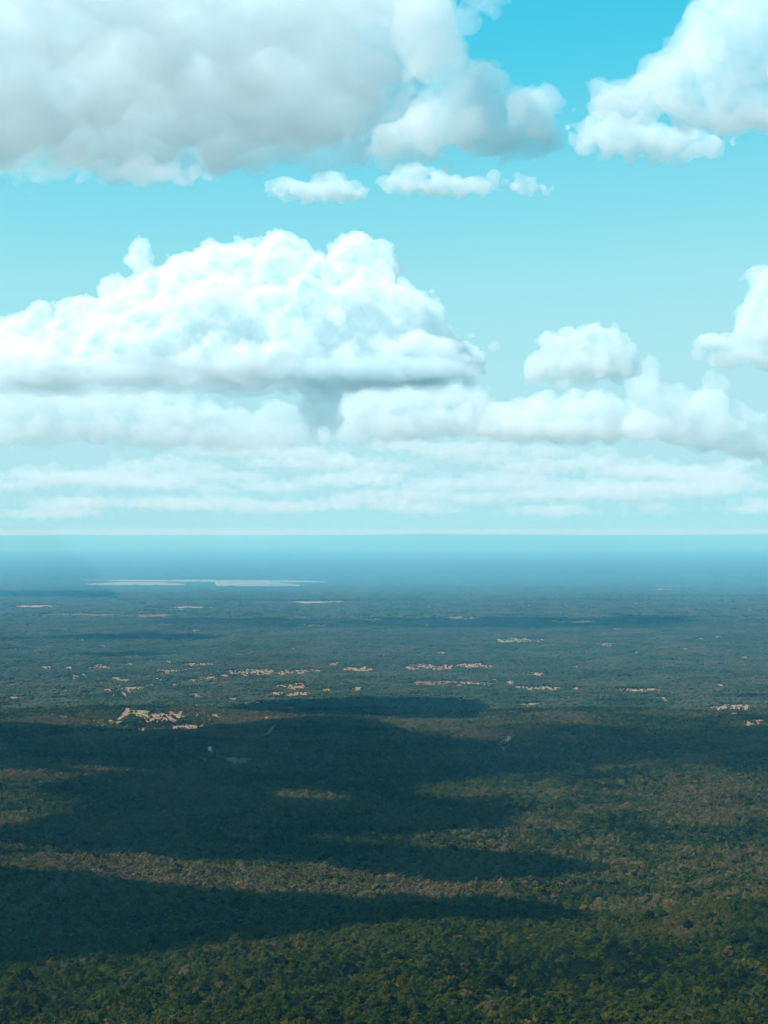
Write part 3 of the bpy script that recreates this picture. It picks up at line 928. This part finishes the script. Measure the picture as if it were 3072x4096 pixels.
BIG = []        # (x, y, radius) of the named trees
def plant_trees():
    r = np.random.default_rng(21)
    cand = []
    tries = 0
    while len(cand) < 300 and tries < 20000:
        tries += 1
        u = r.random()
        px = r.uniform(-20, 3090)
        py = 3700 + 420 * r.random() ** 0.85 if u < 0.86 else r.uniform(3560, 3720)
        if py < 3720 and px < 2250:
            continue
        x, y = terrain_px(px, py)
        rad = r.uniform(2.9, 4.9) if r.random() < 0.8 else r.uniform(4.6, 6.4)
        if any((x - a) ** 2 + (y - b) ** 2 < (0.72 * (rad + q)) ** 2 for a, b, q, *_ in cand):
            continue
        kind = r.choice(len(KINDS), p=[0.20, 0.22, 0.22, 0.15, 0.16, 0.01, 0.04])
        cand.append((x, y, rad, kind, px, py))
    # words that tell them apart: size, look, place
    zx = [(520, "far left"), (1030, "left"), (1540, "centre left"), (2050, "centre right"), (2560, "right"), (9999, "far right")]
    zy = [(3640, "beyond the shadow tip"), (3790, "along the foothill crest"), (3880, "just below the foothill crest"), (3970, "halfway down the foothill"), (4040, "low on the foothill"), (9999, "on the bottom edge")]
    def words_for(rad, kind, px, py):
        size = "huge" if rad > 5.2 else "large" if rad > 4.3 else "medium" if rad > 3.6 else "small"
        a = next(w for lim, w in zx if px < lim); b = next(w for lim, w in zy if py < lim)
        shape = "rounded" if KINDS[kind][2] > 0.65 else "spreading"
        return f"{size} {shape} {KINDS[kind][0]} tree {b}, {a}"
    alike = {}
    for q in cand:
        alike.setdefault(words_for(*q[2:]), []).append(q[4])
    ordinal = {2: ["left one", "right one"], 3: ["left of three", "middle of three", "right of three"], 4: ["first of four", "second of four", "third of four", "fourth of four"]}
    for x, y, rad, kind, px, py in sorted(cand, key=lambda q: -q[2]):
        label = words_for(rad, kind, px, py)
        same = sorted(alike[label])
        if len(same) in ordinal:
            label += ", " + ordinal[len(same)][same.index(px)]
        z = float(hgt(x, y))
        hgt_ = rad * r.uniform(0.95, 1.25)
        root = bpy.data.objects.new("broadleaf_tree", None)
        sc.collection.objects.link(root)
        root.location = (x, y, z)
        root.rotation_euler = (0, 0, r.uniform(0, 6.28))
        root.scale = (2 * rad, 2 * rad * r.uniform(0.72, 1.2), 2 * hgt_)
        tag(root, label, "tree", "trees on the near foothill")
        for nm, me in (("trunk", TRUNKS[r.integers(3)]), ("crown", CROWNS[(int(kind), int(r.integers(2)))])):
            o = bpy.data.objects.new(nm, me); sc.collection.objects.link(o); o.parent = root
            o.location = (0, 0, 0.06)
        BIG.append((x, y, rad))
plant_trees()

# palms at the edge of the second shadow
FROND = mat_foliage("palm_frond", [(0.1, (0.018, 0.032, 0.012)), (0.9, (0.050, 0.062, 0.026))], 0.5)
def palm_geo(seed):
    r = np.random.default_rng(seed)
    V, Fc, o = [], [], 0
    for i in range(26):
        a = 2.4 * i + r.uniform(-.2, .2); e = r.uniform(0.1, 1.25)
        L = r.uniform(2.6, 3.6)
        prev = None
        for k in range(6):
            t = k / 5
            rad = L * t * math.cos(e - 0.9 * t); zz = 4.2 + L * t * math.sin(e) - 1.5 * t * t * (1.3 - 0.6 * e)
            wd = 0.42 * math.sin(math.pi * (0.12 + 0.83 * t))
            c, s_ = math.cos(a), math.sin(a)
            pts = [(rad * c - wd * s_, rad * s_ + wd * c, zz - 0.12), (rad * c, rad * s_, zz + 0.05), (rad * c + wd * s_, rad * s_ - wd * c, zz - 0.12)]
            V += pts
            if prev is not None:
                Fc += [(prev, prev + 1, o + 1, o), (prev + 1, prev + 2, o + 2, o + 1)]
            prev = o; o += 3
    return np.array(V), Fc
def palm_trunk():
    V, Fc = [], []
    for k in range(6):
        z = -0.4 + k * 0.95; rr = 0.26 - 0.02 * k
        V += [(rr * math.cos(t) + 0.03 * k * k * 0.3, rr * math.sin(t), z) for t in np.arange(8) * math.pi / 4]
    for k in range(5):
        for i in range(8):
            Fc.append((k * 8 + i, k * 8 + (i + 1) % 8, k * 8 + 8 + (i + 1) % 8, k * 8 + 8 + i))
    return np.array(V), Fc
PF = [mesh_only("fronds", *palm_geo(q), FROND) for q in (1, 2, 3)]
PT = mesh_only("trunk", *palm_trunk(), BARK)
palm_spots = [(2072, 3532), (2110, 3534), (2150, 3530), (2172, 3534), (2188, 3541), (2228, 3532), (2240, 3530), (2272, 3524), (2312, 3528), (2328, 3531), (2366, 3532), (2386, 3534), (2412, 3528),
              (2600, 3536), (2700, 3530), (2950, 3530), (3004, 3528), (3046, 3532), (3062, 3538)]
rp = np.random.default_rng(3)
words_ = ["leftmost", "second", "third", "fourth", "fifth", "sixth", "seventh", "eighth", "ninth", "tenth", "eleventh", "twelfth", "thirteenth", "fourteenth", "fifteenth", "sixteenth", "seventeenth", "eighteenth", "rightmost"]
for i_, (px, py) in enumerate(palm_spots):
    x, y = terrain_px(px, py + 14)
    root = bpy.data.objects.new("palm_tree", None); sc.collection.objects.link(root)
    root.location = (x, y, float(hgt(x, y)) + 1.0)
    root.rotation_euler = (0, 0, rp.uniform(0, 6)); k_ = rp.uniform(0.85, 1.3); root.scale = (k_, k_, k_)
    tag(root, f"spiky palm below the shadow's right tip, {words_[i_]} from the left of the palm row" if i_ not in (0, 18) else f"spiky palm below the shadow's right tip, {words_[i_]} of the palm row", "palm", "palms in a row below the long shadow")
    for nm, me in (("trunk", PT), ("fronds", PF[i_ % 3])):
        o = bpy.data.objects.new(nm, me); sc.collection.objects.link(o); o.parent = root
    BIG.append((x, y, 3.0))

# ------------------------------------------------------------------ forest: uncountable, instanced from tree shapes
src = bpy.data.collections.new("forest_sources")
def source(name, V, Fc, mat):
    o = bpy.data.objects.new(name, mesh_only(name, V, Fc, mat)); src.objects.link(o); return o
FOREST_MATS = [DARK, GREEN, GREEN, OLIVE, OLIVE, DRAB, DRAB, DRAB]
near_src = bpy.data.collections.new("near_tree_shapes"); mid_src = bpy.data.collections.new("mid_tree_shapes"); far_src = bpy.data.collections.new("far_tree_shapes")
for i_, m_ in enumerate(FOREST_MATS):
    V, Fc = crown_geo(200 + i_, 300, 0.12, 0.58 + 0.05 * (i_ % 3), 6)
    near_src.objects.link(bpy.data.objects.new(f"near_tree_{i_}", mesh_only("near_tree", V, Fc, m_)))
    V, Fc = crown_geo(300 + i_, 70, 0.20, 0.58 + 0.05 * (i_ % 3), 5)
    mid_src.objects.link(bpy.data.objects.new(f"mid_tree_{i_}", mesh_only("mid_tree", V, Fc, m_)))
for i_, m_ in enumerate([FARF[0], FARF[0], FARF[1], FARF[1], FARF[2], FARF[2]]):
    r_ = np.random.default_rng(400 + i_)
    V, Fc, o_ = [], [], 0
    for k_ in range(9):
        v, f = ICO1
        c = np.array([r_.uniform(-.5, .5), r_.uniform(-.5, .5), r_.uniform(0.12, 0.30)])
        q = r_.uniform(0.13, 0.24)
        V.append(c + v * (1 + 0.25 * r_.standard_normal((len(v), 1))) * q * np.array([1, 1, 0.8]))
        Fc += [tuple(a + o_ for a in t) for t in f.tolist()]; o_ += len(v)
    far_src.objects.link(bpy.data.objects.new(f"far_clump_{i_}", mesh_only("far_clump", np.concatenate(V), Fc, m_)))

def tree_points(d0, d1, step, seed, size, side=0.30):
    """jittered grid of planting spots between two distances inside (a little wider than) the view"""
    r = np.random.default_rng(seed)
    rows = np.arange(d0, d1, step * 0.87)
    X, Y = [], []
    for i_, y in enumerate(rows):
        hw = side * y + 40
        x = np.arange(-hw, hw, step) + (i_ % 2) * step / 2
        X.append(x); Y.append(np.full(len(x), y))
    X = np.concatenate(X); Y = np.concatenate(Y)
    X = X + r.uniform(-.42, .42, len(X)) * step; Y = Y + r.uniform(-.42, .42, len(Y)) * step
    keep = np.ones(len(X), bool)
    u = r.random(len(X))
    for P, kp in CLEAR:
        lo, hi = P.min(0) - step * .5, P.max(0) + step * .5
        m = np.flatnonzero((X > lo[0]) & (X < hi[0]) & (Y > lo[1]) & (Y < hi[1]))
        if len(m):
            ins = poly_sdf(X[m], Y[m], P) < step * 0.3
            keep[m[ins & (u[m] > (kp * 0.55 if d0 < 2900 else 0.02))]] = False
    for a, b, q in BIG if d0 < 1700 else []:
        m = (np.abs(X - a) < q) & (np.abs(Y - b) < q)
        m = np.flatnonzero(m)
        keep[m[np.hypot(X[m] - a, Y[m] - b) < q * 0.72]] = False
    X, Y = X[keep], Y[keep]
    Z = hgt(X, Y)
    S = size * (0.62 + 0.75 * r.random(len(X)) ** 2)
    return X, Y, Z, S, r

def forest(name, label, pts, coll, nvar, weights, zs=0.95, mixed=0.45):
    X, Y, Z, S, r = pts
    me = bpy.data.meshes.new(name)
    me.vertices.add(len(X)); me.vertices.foreach_set("co", np.column_stack([X, Y, Z]).astype(np.float32).ravel())
    # the share of each tree kind drifts over the ground
    q = np.stack([X, Y, np.zeros(len(X))], -1).astype(np.float32)
    w = tex3(VAL, q / np.float32(1400)) + 0.5 * tex3(VAL, q / np.float32(420)) + mixed * r.standard_normal(len(X))
    order = np.argsort(np.argsort(w)) / len(w)
    idx = np.searchsorted(np.cumsum(weights) / np.sum(weights), order).clip(0, nvar - 1)
    for nm, tp, arr in (("kind_index", 'INT', idx.astype(np.int32)), ("turn", 'FLOAT', r.uniform(0, 6.28, len(X)).astype(np.float32))):
        at_ = me.attributes.new(nm, tp, 'POINT'); at_.data.foreach_set("value", arr)
    sv = np.column_stack([S, S * r.uniform(.85, 1.15, len(S)), S * zs * r.uniform(.75, 1.35, len(S))]).astype(np.float32)
    at_ = me.attributes.new("size", 'FLOAT_VECTOR', 'POINT'); at_.data.foreach_set("vector", sv.ravel())
    me.update()
    o = bpy.data.objects.new(name, me); sc.collection.objects.link(o)
    tag(o, label, "forest", kind="stuff")
    ng = bpy.data.node_groups.new(name + "_scatter", 'GeometryNodeTree')
    ng.interface.new_socket("Geometry", in_out='INPUT', socket_type='NodeSocketGeometry')
    ng.interface.new_socket("Geometry", in_out='OUTPUT', socket_type='NodeSocketGeometry')
    N, Lk = ng.nodes, ng.links
    gi, go = N.new("NodeGroupInput"), N.new("NodeGroupOutput")
    m2p = N.new("GeometryNodeMeshToPoints"); iop = N.new("GeometryNodeInstanceOnPoints"); ci = N.new("GeometryNodeCollectionInfo")
    ci.inputs["Collection"].default_value = coll
    ci.inputs["Separate Children"].default_value = True
    ci.inputs["Reset Children"].default_value = True
    iop.inputs["Pick Instance"].default_value = True
    def attr(nm, tp):
        a = N.new("GeometryNodeInputNamedAttribute"); a.data_type = tp; a.inputs[0].default_value = nm; return a
    ai, at2, asz = attr("kind_index", 'INT'), attr("turn", 'FLOAT'), attr("size", 'FLOAT_VECTOR')
    cx_ = N.new("ShaderNodeCombineXYZ")
    Lk.new(at2.outputs[0], cx_.inputs[2])
    Lk.new(gi.outputs[0], m2p.inputs[0]); Lk.new(m2p.outputs[0], iop.inputs["Points"]); Lk.new(ci.outputs[0], iop.inputs["Instance"])
    Lk.new(ai.outputs[0], iop.inputs["Instance Index"]); Lk.new(cx_.outputs[0], iop.inputs["Rotation"]); Lk.new(asz.outputs[0], iop.inputs["Scale"])
    Lk.new(iop.outputs[0], go.inputs[0])
    md = o.modifiers.new("scatter", 'NODES'); md.node_group = ng
    print("FOREST", name, len(X))
    return o
forest("near_forest", "mixed green undergrowth and treetops filling the near foothill", tree_points(600, 1130, 4.0, 61, 5.6), near_src, 8, [0.17, 0.25, 0.24, 0.17, 0.13, 0.02, 0.01, 0.01])
forest("plain_forest", "brownish green treetops covering the plain behind the foothill", tree_points(1120, 3000, 5.0, 62, 7.2), mid_src, 8, [0.14, 0.13, 0.12, 0.15, 0.16, 0.11, 0.10, 0.09])
forest("middle_distance_forest", "even carpet of treetops in the middle distance", tree_points(2980, 8000, 14.0, 63, 20.0), far_src, 6, [0.17, 0.17, 0.17, 0.17, 0.16, 0.16], 0.66, 0.5)
forest("distant_forest", "blue hazy forest stretching towards the horizon", tree_points(7950, 27000, 46.0, 64, 64.0, 0.28), far_src, 6, [0.17, 0.17, 0.17, 0.17, 0.16, 0.16], 0.30, 0.5)
# single trees that stand about in the clearings
def clearing_trees():
    r = np.random.default_rng(91)
    X, Y = [], []
    for P, kp in CLEAR:
        if kp <= 0.03 or P[:, 1].mean() < 2900 or P[:, 1].mean() > 9000:
            continue
        lo, hi = P.min(0), P.max(0)
        n = int(min(900, (hi - lo).prod() / 170 * (0.35 + kp)))
        x, y = r.uniform(lo[0], hi[0], n), r.uniform(lo[1], hi[1], n)
        ins = poly_sdf(x, y, P) < 0
        X.append(x[ins]); Y.append(y[ins])
    X, Y = np.concatenate(X), np.concatenate(Y)
    return X, Y, hgt(X, Y), 6.0 * (0.6 + 0.8 * r.random(len(X))), r
forest("clearing_trees", "scattered single trees dotted over the orange clearings", clearing_trees(), mid_src, 8, [0.3, 0.2, 0.15, 0.1, 0.1, 0.05, 0.05, 0.05])
print("FOREST DONE", round(time.time() - T0, 1))

# ------------------------------------------------------------------ house in the clearing
WALLW = mat_plain("white_plaster", (0.78, 0.78, 0.76), noise=(1.0, 0.06))
ROOFR = mat_plain("red_roof_tile", (0.28, 0.09, 0.06), noise=(2.0, 0.2))
GLASS = mat_plain("window_glass", (0.05, 0.07, 0.08), rough=0.1, spec=0.5)
WOODD = mat_plain("brown_door", (0.12, 0.07, 0.04))
def box_geo(x0, x1, y0, y1, z0, z1):
    V = [(x, y, z) for z in (z0, z1) for y in (y0, y1) for x in (x0, x1)]
    return V, [(0, 2, 3, 1), (4, 5, 7, 6), (0, 1, 5, 4), (2, 6, 7, 3), (0, 4, 6, 2), (1, 3, 7, 5)]
def house(px, py, w, dp, hh, rz, label):
    x, y = ground_px(px, py)
    root = bpy.data.objects.new("house", None); sc.collection.objects.link(root)
    root.location = (x, y, float(hgt(x, y)) + 0.4); root.rotation_euler = (0, 0, rz)
    tag(root, label, "house")
    mesh_obj("wall", *box_geo(-w / 2, w / 2, -dp / 2, dp / 2, -1, hh), WALLW, root)
    e = 0.7; rh = w * 0.38
    V = [(-w / 2 - e, -dp / 2 - e, hh - .1), (w / 2 + e, -dp / 2 - e, hh - .1), (w / 2 + e, dp / 2 + e, hh - .1), (-w / 2 - e, dp / 2 + e, hh - .1), (0, -dp / 2 - e, hh + rh), (0, dp / 2 + e, hh + rh)]
    V += [(a, b, c + 0.25) for a, b, c in V]
    Fc = [(0, 4, 5, 3), (1, 2, 5, 4), (6, 9, 11, 10), (7, 10, 11, 8), (0, 6, 10, 4), (4, 10, 7, 1), (3, 5, 11, 9), (5, 2, 8, 11), (0, 3, 9, 6), (1, 7, 8, 2)]
    mesh_obj("roof", V, Fc, ROOFR, root)
    gv = [(-w / 2, -dp / 2 + .01, hh), (w / 2, -dp / 2 + .01, hh), (0, -dp / 2 + .01, hh + rh), (-w / 2, -dp / 2 + .3, hh), (w / 2, -dp / 2 + .3, hh), (0, -dp / 2 + .3, hh + rh)]
    mesh_obj("gable", gv, [(0, 1, 2), (5, 4, 3), (0, 3, 4, 1), (1, 4, 5, 2), (2, 5, 3, 0)], WALLW, root)
    mesh_obj("door", *box_geo(-0.55, 0.55, -dp / 2 - .08, -dp / 2 - .003, 0, 2.1), WOODD, root)
    for sx in (-1, 1):
        for zz in ((1.0, 2.2), (3.7, 4.9))[: 2 if hh > 4.5 else 1]:
            mesh_obj("window", *box_geo(sx * w * .3 - .6, sx * w * .3 + .6, -dp / 2 - .06, -dp / 2 - .003, zz[0], zz[1]), GLASS, root)
house(839, 3006, 5.0, 8.0, 5.6, 0.12, "white two-storey house with red roof alone in the dark shaded forest")

# ------------------------------------------------------------------ bird in flight
FEATH = mat_plain("brown_feathers", (0.035, 0.022, 0.014), noise=(6.0, 0.3))
RUST = mat_plain("rusty_wing_feathers", (0.16, 0.065, 0.03), noise=(6.0, 0.3))
def bird(px, py, dist, span, label):
    root = bpy.data.objects.new("bird", None); sc.collection.objects.link(root)
    root.location = tuple(at(px, py, dist)); root.rotation_euler = (R(-8), R(-22), R(28)); root.scale = (span, span, span)
    tag(root, label, "bird")
    # body: lofted rings from beak to tail along +y
    prof = [(-0.30, 0.012, 0.0), (-0.20, 0.035, 0.0), (-0.05, 0.062, -0.005), (0.08, 0.066, 0.0), (0.16, 0.048, 0.012), (0.21, 0.042, 0.022), (0.255, 0.036, 0.026), (0.29, 0.014, 0.02), (0.325, 0.003, 0.012)]
    V, Fc = [], []
    for y, rr, z in prof:
        V += [(rr * math.cos(t), y, z + rr * 0.9 * math.sin(t)) for t in np.arange(10) * math.pi / 5]
    for k in range(len(prof) - 1):
        for i in range(10):
            Fc.append((k * 10 + i, k * 10 + (i + 1) % 10, k * 10 + 10 + (i + 1) % 10, k * 10 + 10 + i))
    mesh_obj("body", V, Fc, FEATH, root, smooth_shade=True)
    for sx in (-1, 1):
        st = [(0.03, 0.13, -0.10, 0.03), (0.20, 0.17, -0.12, 0.14), (0.36, 0.12, -0.13, 0.20), (0.50, 0.02, -0.10, 0.20), (0.56, -0.06, -0.11, 0.19)]
        V, Fc = [], []
        for x, yf, yb, z in st:
            V += [(sx * x, yf, z), (sx * x, yb, z - 0.01), (sx * x, yb, z - 0.022), (sx * x, yf, z - 0.018)]
        for k in range(len(st) - 1):
            for i in range(4):
                Fc.append((k * 4 + i, k * 4 + (i + 1) % 4, k * 4 + 4 + (i + 1) % 4, k * 4 + 4 + i))
        Fc += [(0, 1, 2, 3), (16, 17, 18, 19)]
        mesh_obj("wing", V, Fc, RUST, root)
    V = [(-0.025, -0.24, 0.01), (0.025, -0.24, 0.01), (0.10, -0.48, 0.0), (0.0, -0.50, 0.004), (-0.10, -0.48, 0.0)]
    V += [(a, b, c - 0.012) for a, b, c in V]
    mesh_obj("tail", V, [(0, 1, 2, 3, 4), (9, 8, 7, 6, 5), (0, 5, 6, 1), (1, 6, 7, 2), (2, 7, 8, 3), (3, 8, 9, 4), (4, 9, 5, 0)], FEATH, root)
bird(107, 3282, 230, 0.85, "small rusty brown bird flying over the forest near the left edge")
print("SCRIPT", round(time.time() - T0, 1), "tris", sum(len(m.loop_triangles) or sum(len(p.vertices) - 2 for p in m.polygons) for m in bpy.data.meshes if len(m.polygons) < 3000) , sum(len(m.polygons) * 2 for m in bpy.data.meshes if len(m.polygons) >= 3000))
